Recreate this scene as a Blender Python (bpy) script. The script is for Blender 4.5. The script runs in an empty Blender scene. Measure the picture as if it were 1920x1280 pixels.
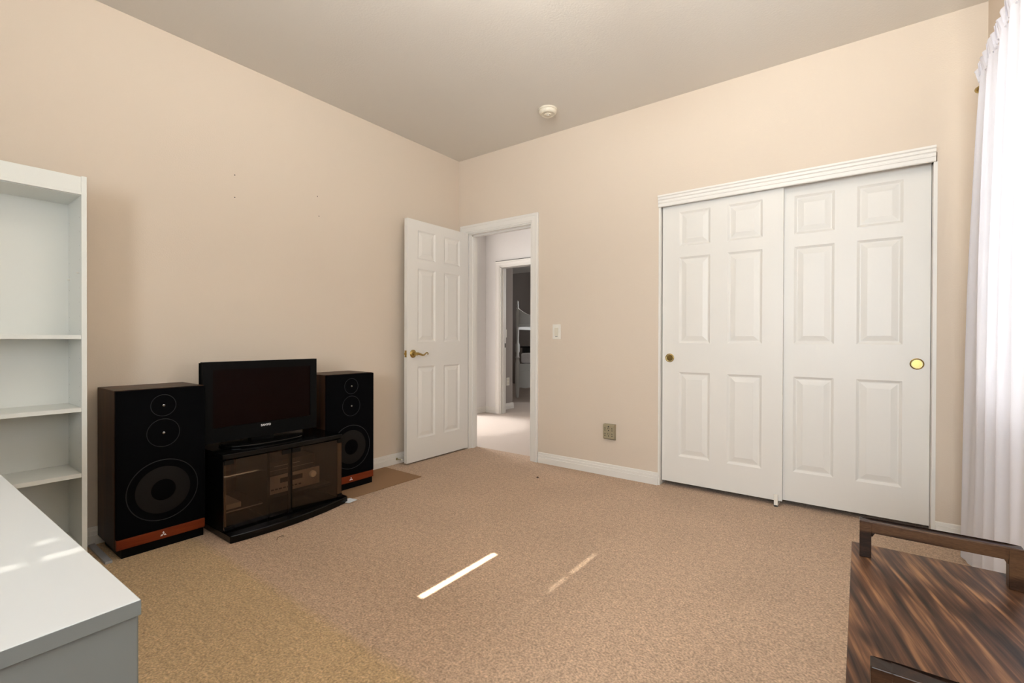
import bpy, bmesh, math, random
from mathutils import Vector, Matrix
random.seed(7)
SC = bpy.context.scene
COL = SC.collection
PI = math.pi

# ------------------------------------------------------------------ camera
cam_d = bpy.data.cameras.new('camera')
cam = bpy.data.objects.new('camera', cam_d)
COL.objects.link(cam)
SC.camera = cam
cam_d.sensor_width = 36.0
cam_d.lens = 878.3 / 1920 * 36
cam_d.clip_start = 0.02
yaw, pitch, roll = 0.6394555, -0.0050362, 0.0028852
fw = Vector((-math.sin(yaw)*math.cos(pitch), math.cos(yaw)*math.cos(pitch), math.sin(pitch)))
r0 = Vector((math.cos(yaw), math.sin(yaw), 0)); u0 = r0.cross(fw)
r1 = math.cos(roll)*r0 + math.sin(roll)*u0
u1 = -math.sin(roll)*r0 + math.cos(roll)*u0
m = Matrix((r1, u1, -fw)).transposed().to_4x4()
m.translation = Vector((3.1332, -3.3484, 1.05))
cam.matrix_world = m

# ------------------------------------------------------------------ light
SC.view_settings.view_transform = 'Standard'
SC.view_settings.look = 'None'
SC.view_settings.gamma = 1.0
SC.view_settings.exposure = 0.0
SC.view_settings.use_curve_mapping = False
try:
    SC.cycles.use_denoising = True
except Exception:
    pass
world = bpy.data.worlds.new('sky_world'); SC.world = world
world.use_nodes = True
world.node_tree.nodes['Background'].inputs[0].default_value = (0.55, 0.72, 1.0, 1)
world.node_tree.nodes['Background'].inputs[1].default_value = 1.5

def light(name, kind, loc, energy, color=(1, 1, 1), direction=None, size=None, size_y=None):
    d = bpy.data.lights.new(name, kind)
    d.energy = energy; d.color = color
    o = bpy.data.objects.new(name, d); COL.objects.link(o)
    o.location = loc
    if direction: o.rotation_euler = Vector(direction).to_track_quat('-Z', 'Y').to_euler()
    if size:
        d.shape = 'RECTANGLE'; d.size = size; d.size_y = size_y or size
    return o
SUN_T = 0.78                                   # tangent of the sun's elevation, it shines straight across from the right window
s = light('sun', 'SUN', (8, -1.5, 5), 95.0, (1.0, 0.93, 0.82), (-1, 0, -SUN_T)); s.data.angle = math.radians(0.5)
light('side_window_daylight', 'AREA', (3.638, -1.35, 1.46), 6.4, (0.88, 0.93, 1.0), (-1, 0, 0), 1.60, 1.36)
light('rear_fill', 'AREA', (3.05, -5.26, 1.55), 55.0, (0.88, 0.955, 1.0), (-0.04, 1, 0.16), 0.95, 1.2).data.spread = math.radians(125)  # unseen area light added behind the camera to fill the room
light('ceiling_fill_bulb', 'POINT', (2.45, -2.30, 2.47), 75.0, (1.0, 0.96, 0.91)).data.shadow_soft_size = 0.05  # added fill inside the unseen bowl lamp, thrown up at the ceiling
light('hall_window_daylight', 'AREA', (-2.9, 0.95, 1.5), 88.0, (0.97, 0.97, 1.0), (1, 0.1, -0.35), 0.9, 1.5)
hs = light('hall_patch_spot', 'SPOT', (-0.72, 0.98, 2.57), 110.0, (1.0, 0.97, 0.95), (0, 0, -1))  # unseen spot added to make the bright patch on the hall carpet
hs.data.spot_size = math.radians(36); hs.data.spot_blend = 0.45; hs.data.shadow_soft_size = 0.05
light('far_room_fill', 'AREA', (0.9, 4.5, 1.9), 48.0, (0.95, 0.96, 1.0), (-1, 0.35, -0.15), 0.8, 1.0)  # unseen fill light added to lift the dim far room

# ------------------------------------------------------------------ materials
def new_mat(name):
    mt = bpy.data.materials.new(name); mt.use_nodes = True
    nt = mt.node_tree
    return mt, nt, nt.nodes['Principled BSDF']
def setp(b, color=None, rough=None, metal=None, spec=None, coat=None):
    if color is not None: b.inputs['Base Color'].default_value = (*color, 1)
    if rough is not None: b.inputs['Roughness'].default_value = rough
    if metal is not None: b.inputs['Metallic'].default_value = metal
    if spec is not None: b.inputs['Specular IOR Level'].default_value = spec
    if coat is not None: b.inputs['Coat Weight'].default_value = coat; b.inputs['Coat Roughness'].default_value = 0.05
def bump(nt, b, scale, strength, dist=0.002, detail=3, stretch=None):
    tc = nt.nodes.new('ShaderNodeTexCoord'); n = nt.nodes.new('ShaderNodeTexNoise')
    n.inputs['Scale'].default_value = scale; n.inputs['Detail'].default_value = detail
    src = tc.outputs['Object']
    if stretch:
        mp = nt.nodes.new('ShaderNodeMapping'); mp.inputs['Scale'].default_value = stretch
        nt.links.new(src, mp.inputs['Vector']); src = mp.outputs['Vector']
    nt.links.new(src, n.inputs['Vector'])
    bp = nt.nodes.new('ShaderNodeBump'); bp.inputs['Strength'].default_value = strength; bp.inputs['Distance'].default_value = dist
    nt.links.new(n.outputs['Fac'], bp.inputs['Height']); nt.links.new(bp.outputs['Normal'], b.inputs['Normal'])
def simple(name, color, rough=0.5, metal=0, spec=0.5, coat=None, bmp=None):
    mt, nt, b = new_mat(name); setp(b, color, rough, metal, spec, coat)
    if bmp: bump(nt, b, *bmp)
    return mt

M = {}
M['wall'] = simple('beige_paint', (0.70, 0.598, 0.492), 0.7, 0, 0.25, None, (140, 0.22, 0.003, 2))
M['ceiling'] = simple('ceiling_paint', (0.76, 0.72, 0.66), 0.8, 0, 0.2, None, (90, 0.3, 0.003, 2))
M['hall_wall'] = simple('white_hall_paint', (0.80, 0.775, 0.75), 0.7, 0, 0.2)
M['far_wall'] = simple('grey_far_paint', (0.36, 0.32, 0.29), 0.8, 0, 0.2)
M['trim'] = simple('white_trim_paint', (0.82, 0.79, 0.74), 0.38, 0, 0.45)
M['door'] = simple('white_door_paint', (0.80, 0.77, 0.72), 0.42, 0, 0.45, None, (26, 0.18, 0.002, 4, (9, 9, 0.7)))
M['furn_white'] = simple('white_laminate', (0.80, 0.81, 0.77), 0.35, 0, 0.4)
M['desk_top'] = simple('white_gloss_laminate', (0.56, 0.57, 0.57), 0.22, 0, 0.4)
M['desk_side_shade'] = simple('shaded_white_laminate', (0.18, 0.19, 0.188), 0.5, 0, 0.2)  # white laminate coloured dark to look in shade
M['black_cloth'] = simple('black_grille_cloth', (0.003, 0.003, 0.0035), 0.95, 0, 0.03, None, (900, 0.3, 0.001, 1))
M['black_gloss'] = simple('black_gloss', (0.003, 0.003, 0.003), 0.14, 0, 0.22)
M['black_satin'] = simple('black_satin', (0.003, 0.003, 0.003), 0.42, 0, 0.08)
M['screen'] = simple('dark_screen', (0.006, 0.002, 0.0015), 0.30, 0, 0.05)
M['ring'] = simple('dark_grey_ring', (0.022, 0.022, 0.024), 0.6, 0, 0.15)
M['edge_grey'] = simple('dull_grey_brown', (0.11, 0.09, 0.075), 0.5, 0, 0.2)
M['cone'] = simple('grey_paper_cone', (0.014, 0.012, 0.011), 0.9, 0, 0.08)
M['dome'] = simple('metal_dome', (0.25, 0.25, 0.25), 0.12, 1.0)
M['brass'] = simple('polished_brass', (0.46, 0.33, 0.12), 0.25, 1.0)
M['pull_face'] = simple('pale_brass', (0.50, 0.45, 0.26), 0.5, 1.0)
M['white_emblem'] = simple('white_emblem', (0.85, 0.85, 0.85), 0.3)
M['silver'] = simple('silver_plastic', (0.34, 0.33, 0.34), 0.4, 0.3)
M['dark_grey'] = simple('dark_grey_plastic', (0.03, 0.03, 0.03), 0.4)
M['paper'] = simple('white_paper', (0.80, 0.84, 0.88), 0.7)
M['plastic_white'] = simple('white_plastic', (0.82, 0.78, 0.70), 0.4)
M['plastic_ivory'] = simple('ivory_plastic', (0.74, 0.68, 0.56), 0.45)
M['plastic_tan'] = simple('tan_plastic', (0.33, 0.28, 0.18), 0.5)
M['dark_slot'] = simple('dark_slot', (0.01, 0.009, 0.008), 0.8)
M['grey_strip'] = simple('grey_strip_plastic', (0.30, 0.30, 0.31), 0.5)
M['bed_white'] = simple('white_bed_paint', (0.72, 0.73, 0.70), 0.45)
M['bedding'] = simple('white_bedding', (0.70, 0.67, 0.66), 0.9, 0, 0.1, None, (30, 0.6, 0.01, 3))
M['mauve_cloth'] = simple('mauve_cloth', (0.32, 0.25, 0.26), 0.9, 0, 0.1)
M['exterior'] = simple('exterior_stucco', (0.6, 0.5, 0.4), 0.9)
M['thread'] = simple('dark_thread', (0.06, 0.035, 0.02), 0.9)
M['blind'] = simple('white_blind', (0.8, 0.8, 0.8), 0.5)

def glass_mat(name, tint, gloss_rough=0.02, fac=None):
    mt = bpy.data.materials.new(name); mt.use_nodes = True; nt = mt.node_tree
    nt.nodes.clear()
    out = nt.nodes.new('ShaderNodeOutputMaterial'); mix = nt.nodes.new('ShaderNodeMixShader')
    tr = nt.nodes.new('ShaderNodeBsdfTransparent'); gl = nt.nodes.new('ShaderNodeBsdfGlossy')
    fr = nt.nodes.new('ShaderNodeFresnel')
    ge = nt.nodes.new('ShaderNodeNewGeometry'); im = nt.nodes.new('ShaderNodeMath'); im.operation = 'MULTIPLY_ADD'
    im.inputs[1].default_value = 1/1.52 - 1.52; im.inputs[2].default_value = 1.52      # same reflectance from both faces of the thin pane
    nt.links.new(ge.outputs['Backfacing'], im.inputs[0]); nt.links.new(im.outputs[0], fr.inputs['IOR'])
    tr.inputs['Color'].default_value = (*tint, 1); gl.inputs['Roughness'].default_value = gloss_rough
    nt.links.new(fr.outputs[0], mix.inputs[0]); nt.links.new(tr.outputs[0], mix.inputs[1]); nt.links.new(gl.outputs[0], mix.inputs[2])
    nt.links.new(mix.outputs[0], out.inputs[0])
    return mt
M['smoked'] = glass_mat('smoked_glass', (0.74, 0.64, 0.54))
M['clear'] = glass_mat('clear_glass', (0.97, 0.98, 0.97))

def emit_mat(name, color, strength):
    mt = bpy.data.materials.new(name); mt.use_nodes = True; nt = mt.node_tree
    b = nt.nodes['Principled BSDF']; setp(b, (0.9, 0.88, 0.84), 0.3)
    b.inputs['Emission Color'].default_value = (*color, 1); b.inputs['Emission Strength'].default_value = strength
    return mt
M['lamp_glass'] = emit_mat('lit_lamp_glass', (1.0, 0.84, 0.66), 20.0)

def wood_mat(name, dark, mid, lite, scale=(1.0, 1.0, 1.0), rot=0.0, rough=0.35, warp=2.2, bands=5.0, spec=0.15):
    mt, nt, b = new_mat(name); setp(b, mid, rough, 0, spec)
    N = nt.nodes.new; L = nt.links.new
    tc = N('ShaderNodeTexCoord')
    rt = N('ShaderNodeMapping'); rt.inputs['Rotation'].default_value = (0, 0, rot)
    mp = N('ShaderNodeMapping'); mp.inputs['Scale'].default_value = scale
    L(tc.outputs['Object'], rt.inputs['Vector']); L(rt.outputs['Vector'], mp.inputs['Vector'])
    nz = N('ShaderNodeTexNoise'); nz.inputs['Scale'].default_value = 1.0; nz.inputs['Detail'].default_value = 2.5; nz.inputs['Distortion'].default_value = 0.6
    L(mp.outputs['Vector'], nz.inputs['Vector'])
    mul = N('ShaderNodeMath'); mul.operation = 'MULTIPLY'; mul.inputs[1].default_value = bands * warp
    L(nz.outputs['Fac'], mul.inputs[0])
    sep = N('ShaderNodeSeparateXYZ'); L(mp.outputs['Vector'], sep.inputs[0])
    mx = N('ShaderNodeMath'); mx.operation = 'MULTIPLY_ADD'; mx.inputs[1].default_value = bands * 0.35
    L(sep.outputs['X'], mx.inputs[0]); L(mul.outputs[0], mx.inputs[2])
    sn = N('ShaderNodeMath'); sn.operation = 'SINE'; L(mx.outputs[0], sn.inputs[0])
    fine = N('ShaderNodeTexNoise'); fine.inputs['Scale'].default_value = 14.0; fine.inputs['Detail'].default_value = 6
    fm = N('ShaderNodeMapping'); fm.inputs['Scale'].default_value = (2.5, 0.22, 2.5)
    L(mp.outputs['Vector'], fm.inputs['Vector']); L(fm.outputs['Vector'], fine.inputs['Vector'])
    ad = N('ShaderNodeMath'); ad.operation = 'MULTIPLY_ADD'; ad.inputs[1].default_value = 0.28; ad.inputs[2].default_value = 0.14
    L(sn.outputs[0], ad.inputs[0])
    a2 = N('ShaderNodeMath'); a2.operation = 'MULTIPLY_ADD'; a2.inputs[1].default_value = 0.62
    L(fine.outputs['Fac'], a2.inputs[0]); L(ad.outputs[0], a2.inputs[2])
    cr = N('ShaderNodeValToRGB')
    e = cr.color_ramp.elements
    e[0].position = 0.18; e[0].color = (*dark, 1); e[1].position = 0.78; e[1].color = (*lite, 1)
    k = e.new(0.46); k.color = (*mid, 1)
    L(a2.outputs[0], cr.inputs['Fac']); L(cr.outputs['Color'], b.inputs['Base Color'])
    return mt
def figured_walnut(name):
    """walnut veneer with strongly flowing figure along y, drifting to +x towards the near end"""
    mt, nt, b = new_mat(name); setp(b, (0.1, 0.05, 0.03), 0.36, 0, 0.12)
    N = nt.nodes.new; L = nt.links.new
    tc = N('ShaderNodeTexCoord')
    rt = N('ShaderNodeMapping'); rt.inputs['Rotation'].default_value = (0, 0, math.radians(-14))
    L(tc.outputs['Object'], rt.inputs['Vector'])
    def noise(sc, detail, st, dist=0.0):
        mp = N('ShaderNodeMapping'); mp.inputs['Scale'].default_value = st; L(rt.outputs['Vector'], mp.inputs['Vector'])
        n = N('ShaderNodeTexNoise'); n.inputs['Scale'].default_value = sc; n.inputs['Detail'].default_value = detail; n.inputs['Distortion'].default_value = dist
        L(mp.outputs['Vector'], n.inputs['Vector']); return n
    warp = noise(1.0, 2.0, (7.0, 2.2, 7.0), 0.6)
    sep = N('ShaderNodeSeparateXYZ'); L(rt.outputs['Vector'], sep.inputs[0])
    def math_(op, a, bb, c=None):
        n = N('ShaderNodeMath'); n.operation = op
        for i, v in enumerate((a, bb, c)):
            if v is None: continue
            if isinstance(v, (int, float)): n.inputs[i].default_value = v
            else: L(v, n.inputs[i])
        return n.outputs[0]
    ph = math_('MULTIPLY_ADD', sep.outputs['X'], 95.0, math_('MULTIPLY', warp.outputs['Fac'], 19.0))
    wv = math_('SINE', ph, 0)
    ph2 = math_('MULTIPLY_ADD', sep.outputs['X'], 240.0, math_('MULTIPLY', warp.outputs['Fac'], 34.0))
    wv2 = math_('SINE', ph2, 0)
    streak = noise(1.0, 6.0, (120.0, 5.0, 120.0), 0.3)
    cloud = noise(1.0, 2.0, (9.0, 4.0, 9.0), 0.5)
    f = math_('MULTIPLY_ADD', wv, 0.11, -0.16)
    f = math_('MULTIPLY_ADD', wv2, 0.07, f)
    f = math_('MULTIPLY_ADD', streak.outputs['Fac'], 0.85, f)
    f = math_('MULTIPLY_ADD', cloud.outputs['Fac'], 0.44, f)
    cr = N('ShaderNodeValToRGB'); e = cr.color_ramp.elements
    e[0].position = 0.22; e[0].color = (0.016, 0.009, 0.006, 1); e[1].position = 0.80; e[1].color = (0.30, 0.15, 0.068, 1)
    for p, c in ((0.42, (0.056, 0.026, 0.015, 1)), (0.56, (0.11, 0.05, 0.025, 1))):
        k = e.new(p); k.color = c
    L(f, cr.inputs['Fac']); L(cr.outputs['Color'], b.inputs['Base Color'])
    return mt
M['cart_wood'] = figured_walnut('figured_dark_walnut')
M['cart_rail'] = wood_mat('dark_walnut_rail', (0.016, 0.008, 0.005), (0.045, 0.020, 0.010), (0.10, 0.05, 0.024), (3.0, 22.0, 22.0), 0, 0.32)
M['walnut'] = wood_mat('walnut_cabinet', (0.018, 0.007, 0.003), (0.040, 0.015, 0.006), (0.07, 0.03, 0.013), (14.0, 14.0, 1.2), 0, 0.4)
M['red_wood'] = wood_mat('reddish_wood_strip', (0.09, 0.014, 0.004), (0.14, 0.022, 0.006), (0.19, 0.034, 0.009), (14.0, 2.0, 14.0), 0, 0.4)
M['cardboard'] = simple('brown_cardboard', (0.30, 0.18, 0.10), 0.9, 0, 0.15)

def carpet_mat():
    mt, nt, b = new_mat('tan_carpet'); setp(b, (0.4, 0.28, 0.2), 0.95, 0, 0.08)
    N = nt.nodes.new; L = nt.links.new
    tc = N('ShaderNodeTexCoord')
    def noise(scale, detail, st=None):
        n = N('ShaderNodeTexNoise'); n.inputs['Scale'].default_value = scale; n.inputs['Detail'].default_value = detail
        if st:
            mp = N('ShaderNodeMapping'); mp.inputs['Scale'].default_value = st
            L(tc.outputs['Object'], mp.inputs['Vector']); L(mp.outputs['Vector'], n.inputs['Vector'])
        else: L(tc.outputs['Object'], n.inputs['Vector'])
        return n
    tuft = noise(125, 3); broad = noise(2.2, 3); clump = noise(38, 4)
    # strip of carpet beside the desk is yellower, with a soft straight edge
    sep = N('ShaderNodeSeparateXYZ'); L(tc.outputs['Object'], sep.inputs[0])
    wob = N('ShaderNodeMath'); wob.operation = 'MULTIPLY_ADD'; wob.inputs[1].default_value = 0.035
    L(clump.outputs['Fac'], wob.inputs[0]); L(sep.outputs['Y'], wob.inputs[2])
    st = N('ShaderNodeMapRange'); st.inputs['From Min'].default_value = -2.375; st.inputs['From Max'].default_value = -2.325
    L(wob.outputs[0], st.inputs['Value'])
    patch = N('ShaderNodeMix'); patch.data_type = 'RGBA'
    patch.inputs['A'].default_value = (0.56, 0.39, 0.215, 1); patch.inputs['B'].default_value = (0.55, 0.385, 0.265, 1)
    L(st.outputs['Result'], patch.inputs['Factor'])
    def mulc(src, n, lo, hi, p0=0.3, p1=0.7):
        mr = N('ShaderNodeMapRange'); mr.inputs['From Min'].default_value = p0; mr.inputs['From Max'].default_value = p1
        mr.inputs['To Min'].default_value = lo; mr.inputs['To Max'].default_value = hi
        L(n.outputs['Fac'], mr.inputs['Value'])
        mx = N('ShaderNodeMix'); mx.data_type = 'RGBA'; mx.blend_type = 'MULTIPLY'; mx.inputs['Factor'].default_value = 1
        L(src, mx.inputs['A']); L(mr.outputs['Result'], mx.inputs['B'])
        return mx.outputs['Result']
    c = mulc(patch.outputs['Result'], tuft, 0.60, 1.28)
    c = mulc(c, clump, 0.85, 1.12); c = mulc(c, broad, 0.94, 1.05)
    L(c, b.inputs['Base Color'])
    add = N('ShaderNodeMath'); add.operation = 'MULTIPLY_ADD'; add.inputs[1].default_value = 0.8
    L(clump.outputs['Fac'], add.inputs[0]); L(tuft.outputs['Fac'], add.inputs[2])
    bp = N('ShaderNodeBump'); bp.inputs['Strength'].default_value = 0.75; bp.inputs['Distance'].default_value = 0.008
    L(add.outputs[0], bp.inputs['Height']); L(bp.outputs['Normal'], b.inputs['Normal'])
    b.inputs['Sheen Weight'].default_value = 0.15
    return mt
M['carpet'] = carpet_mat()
M['hall_carpet'] = simple('lit_hall_carpet', (0.60, 0.52, 0.455), 0.95, 0, 0.05, None, (150, 0.6, 0.006, 3))  # same carpet, colour paled to stand for the bright hall light

def curtain_mat():
    mt = bpy.data.materials.new('sheer_white_fabric'); mt.use_nodes = True; nt = mt.node_tree; nt.nodes.clear()
    N = nt.nodes.new; L = nt.links.new
    out = N('ShaderNodeOutputMaterial')
    di = N('ShaderNodeBsdfDiffuse'); di.inputs['Color'].default_value = (0.93, 0.93, 1.0, 1)
    tl = N('ShaderNodeBsdfTranslucent'); tl.inputs['Color'].default_value = (0.86, 0.84, 0.87, 1)
    tr = N('ShaderNodeBsdfTransparent')
    m1 = N('ShaderNodeMixShader'); m1.inputs[0].default_value = 0.30
    L(di.outputs[0], m1.inputs[1]); L(tl.outputs[0], m1.inputs[2])
    m2 = N('ShaderNodeMixShader'); m2.inputs[0].default_value = 0.08
    L(m1.outputs[0], m2.inputs[1]); L(tr.outputs[0], m2.inputs[2])
    L(m2.outputs[0], out.inputs[0])
    return mt
M['sheer'] = curtain_mat()

# ------------------------------------------------------------------ helpers
ORG = {}
def tag(o, label=None, cat=None, group=None, kind=None):
    if label: o['label'] = label
    if cat: o['category'] = cat
    if group: o['group'] = group
    if kind: o['kind'] = kind
    return o
def thing(name, loc, label=None, cat=None, group=None, kind=None, rotz=0):
    o = bpy.data.objects.new(name, None); COL.objects.link(o)
    o.empty_display_size = 0.1; o.location = loc; o.rotation_euler = (0, 0, rotz)
    ORG[o] = Vector(loc)
    return tag(o, label, cat, group, kind)
def obj(name, bm, mat, parent=None, bevel=0.0, smooth=False, seg=2, local=False):
    """links bm (world coordinates unless local) as one mesh object"""
    off = Vector((0, 0, 0))
    if parent is not None:
        off = ORG[parent]
        if not local: bmesh.ops.translate(bm, vec=-off, verts=bm.verts)
    bmesh.ops.recalc_face_normals(bm, faces=bm.faces)
    me = bpy.data.meshes.new(name); bm.to_mesh(me); bm.free()
    me.materials.append(mat)
    if smooth:
        for p in me.polygons: p.use_smooth = True
    o = bpy.data.objects.new(name, me); COL.objects.link(o)
    if parent is not None: o.parent = parent
    ORG[o] = off
    if bevel:
        md = o.modifiers.new('bevel', 'BEVEL'); md.width = bevel; md.segments = seg; md.limit_method = 'ANGLE'; md.angle_limit = math.radians(40)
    if smooth:
        try:
            me.set_sharp_from_angle(angle=math.radians(42))
        except Exception: pass
    return o
def struct(name, bm, mat, **k):
    o = obj(name, bm, mat, **k); o['kind'] = 'structure'; return o
def B(*boxes):
    bm = bmesh.new()
    for b in boxes: box(bm, *b)
    return bm
def box(bm, x0, x1, y0, y1, z0, z1):
    v = [bm.verts.new((x, y, z)) for z in (z0, z1) for y in (y0, y1) for x in (x0, x1)]
    for f in ((0, 1, 3, 2), (4, 5, 7, 6), (0, 1, 5, 4), (2, 3, 7, 6), (0, 2, 6, 4), (1, 3, 7, 5)):
        bm.faces.new([v[i] for i in f])
def prism(bm, pts, a, b, axis='x'):
    """extrude 2-D polygon pts between a and b along an axis; pts are the other two coordinates in order"""
    def P(t, p):
        return {'x': (t, p[0], p[1]), 'y': (p[0], t, p[1]), 'z': (p[0], p[1], t)}[axis]
    v0 = [bm.verts.new(P(a, p)) for p in pts]; v1 = [bm.verts.new(P(b, p)) for p in pts]
    bm.faces.new(v0); bm.faces.new(list(reversed(v1)))
    n = len(pts)
    for i in range(n): bm.faces.new((v0[i], v1[i], v1[(i+1) % n], v0[(i+1) % n]))
def lathe(bm, prof, center, axis=(0, 0, 1), seg=32, cap=True):
    """revolve (radius, height) profile about an axis through center"""
    q = Vector((0, 0, 1)).rotation_difference(Vector(axis)); c = Vector(center)
    rings = []
    for r, h in prof:
        if r < 1e-6: rings.append([bm.verts.new(c + q @ Vector((0, 0, h)))])
        else: rings.append([bm.verts.new(c + q @ Vector((r*math.cos(2*PI*i/seg), r*math.sin(2*PI*i/seg), h))) for i in range(seg)])
    for A, C in zip(rings, rings[1:]):
        for i in range(seg):
            j = (i+1) % seg
            if len(A) == 1 and len(C) == 1: continue
            if len(A) == 1: bm.faces.new((A[0], C[i], C[j]))
            elif len(C) == 1: bm.faces.new((A[i], A[j], C[0]))
            else: bm.faces.new((A[i], A[j], C[j], C[i]))
    if cap:
        for R in (rings[0], rings[-1]):
            if len(R) > 2: bm.faces.new(R)
def tube(bm, pts, rad, seg=10):
    pts = [Vector(p) for p in pts]; n = len(pts)
    rads = rad if isinstance(rad, (list, tuple)) else [rad]*n
    rings = []; prev = None
    for i, p in enumerate(pts):
        t = (pts[min(i+1, n-1)] - pts[max(i-1, 0)]).normalized()
        if prev is None:
            a = Vector((0, 0, 1)) if abs(t.z) < 0.9 else Vector((1, 0, 0))
            prev = (a - t*a.dot(t)).normalized()
        else: prev = (prev - t*prev.dot(t)).normalized()
        bn = t.cross(prev)
        rings.append([bm.verts.new(p + rads[i]*(math.cos(2*PI*k/seg)*prev + math.sin(2*PI*k/seg)*bn)) for k in range(seg)])
    for A, C in zip(rings, rings[1:]):
        for k in range(seg): bm.faces.new((A[k], A[(k+1) % seg], C[(k+1) % seg], C[k]))
    bm.faces.new(rings[0]); bm.faces.new(rings[-1])
def ring(bm, c, R, r, axis=(1, 0, 0), seg=48, ts=8):
    q = Vector((0, 0, 1)).rotation_difference(Vector(axis)); c = Vector(c); rows = []
    for i in range(seg):
        a = 2*PI*i/seg
        rows.append([bm.verts.new(c + q @ Vector(((R+r*math.cos(b))*math.cos(a), (R+r*math.cos(b))*math.sin(a), r*math.sin(b)))) for b in [2*PI*k/ts for k in range(ts)]])
    for i in range(seg):
        A, C = rows[i], rows[(i+1) % seg]
        for k in range(ts): bm.faces.new((A[k], A[(k+1) % ts], C[(k+1) % ts], C[k]))
def copy_tree(o, parent=None):
    c = o.copy(); COL.objects.link(c)
    if parent is not None:
        c.parent = parent; c.matrix_parent_inverse = o.matrix_parent_inverse.copy()
    ORG[c] = ORG[o]
    for ch in [x for x in bpy.data.objects if x.parent is o]: copy_tree(ch, c)
    return c
BASE_PROF = [(0, 0), (0.017, 0), (0.017, 0.046), (0.013, 0.049), (0.013, 0.066), (0.009, 0.069), (0.008, 0.084), (0.004, 0.088), (0, 0.088)]
def base_x(bm, x0, x1, y, side=-1):    # runs along x, sticks out towards side*y
    prism(bm, [(y + side*d, z) for d, z in BASE_PROF], x0, x1, 'x')
def base_y(bm, y0, y1, x, side=1):
    prism(bm, [(x + side*d, z) for d, z in BASE_PROF], y0, y1, 'y')

# ------------------------------------------------------------------ room shell
RX, RY, H, T = 3.645, -5.30, 2.768, 0.12
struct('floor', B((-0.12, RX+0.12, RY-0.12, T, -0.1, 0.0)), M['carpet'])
struct('floor_hall', B((-4.2, 3.8, T, 6.2, -0.1, -0.0015)), M['hall_carpet'])
struct('ceiling', B((-0.12, RX+0.12, RY-0.12, T, H, H+0.1)), M['ceiling'])
wl = struct('wall_left', B((-T, 0, RY-T, 0, 0, H)), M['wall'])
for (y, z) in ((-2.035, 2.067), (-2.035, 1.928), (-1.482, 2.07), (-1.469, 1.931)):
    nh = bmesh.new(); lathe(nh, [(0.0035, 0.0003), (0.0025, 0.0006), (0, 0.0006)], (0, y, z), (1, 0, 0), 10)
    obj('nail_hole', nh, M['dark_slot'], wl)
DX0, DX1, DZ = 0.118, 0.855, 2.062         # hall doorway
CX0, CX1, CZ = 1.966, 3.456, 2.05          # closet opening
struct('wall_back', B((-T, DX0, 0, T, 0, H), (DX0, DX1, 0, T, DZ, H), (DX1, CX0, 0, T, 0, H),
                      (CX0, CX1, 0, T, CZ, H), (CX1, RX+T, 0, T, 0, H)), M['wall'])
WY0, WY1, WZ0, WZ1 = -3.40, -0.52, 0.74, 2.16   # right window
struct('wall_right', B((RX, RX+T, WY1, 0, 0, H), (RX, RX+T, RY-T, WY0, 0, H), (RX, RX+T, WY0, WY1, 0, WZ0), (RX, RX+T, WY0, WY1, WZ1, H)), M['wall'])
VX0, VX1, VZ0, VZ1 = 2.55, 3.55, 0.90, 2.20     # unseen window added behind the camera to hold the rear fill
struct('wall_rear', B((0, VX0, RY-T, RY, 0, H), (VX1, RX, RY-T, RY, 0, H), (VX0, VX1, RY-T, RY, 0, VZ0), (VX0, VX1, RY-T, RY, VZ1, H)), M['wall'])
def window(name, axis, a0, a1, z0, z1, c):
    fb = bmesh.new(); w = 0.045
    def bx(p0, p1, q0, q1, d0=c-0.02, d1=c+0.02):
        if axis == 'y': box(fb, d0, d1, p0, p1, q0, q1)
        else: box(fb, p0, p1, d0, d1, q0, q1)
    bx(a0, a1, z0, z0+w); bx(a0, a1, z1-w, z1); bx(a0, a0+w, z0+w, z1-w); bx(a1-w, a1, z0+w, z1-w)
    for md in ((-1.10, -2.35) if axis == 'y' else ((a0+a1)/2,)): bx(md-0.02, md+0.02, z0+w, z1-w)
    o = struct(name, fb, M['trim'])
    pb = bmesh.new()
    if axis == 'y': box(pb, c-0.003, c+0.003, a0+0.02, a1-0.02, z0+0.02, z1-0.02)
    else: box(pb, a0+0.02, a1-0.02, c-0.003, c+0.003, z0+0.02, z1-0.02)
    obj('pane', pb, M['clear'], o)
    return o
window('window_1', 'y', WY0, WY1, WZ0, WZ1, RX+0.09)
window('added_window', 'x', VX0, VX1, VZ0, VZ1, RY-0.07)  # added out of view to house the rear fill light

# closet interior behind the sliding doors
struct('wall_closet', B((CX0-0.3, CX1+0.15, 0.75, 0.80, 0, 2.5), (CX0-0.3, CX0-0.25, T, 0.75, 0, 2.5), (CX1+0.1, CX1+0.15, T, 0.75, 0, 2.5), (CX0-0.3, CX1+0.15, T, 0.80, 2.5, 2.55)), M['wall'])
struct('floor_closet', B((CX0-0.3, CX1+0.15, T, 0.80, -0.1, -0.0005)), M['carpet'])

bb = bmesh.new(); base_y(bb, RY, 0, 0, 1); struct('baseboard_left', bb, M['trim'])
bb = bmesh.new(); base_x(bb, 0.931, CX0-0.002, 0, -1); base_x(bb, CX1+0.002, RX, 0, -1); struct('baseboard_back', bb, M['trim'])
bb = bmesh.new(); base_y(bb, RY, 0, RX, -1); struct('baseboard_right', bb, M['trim'])

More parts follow.
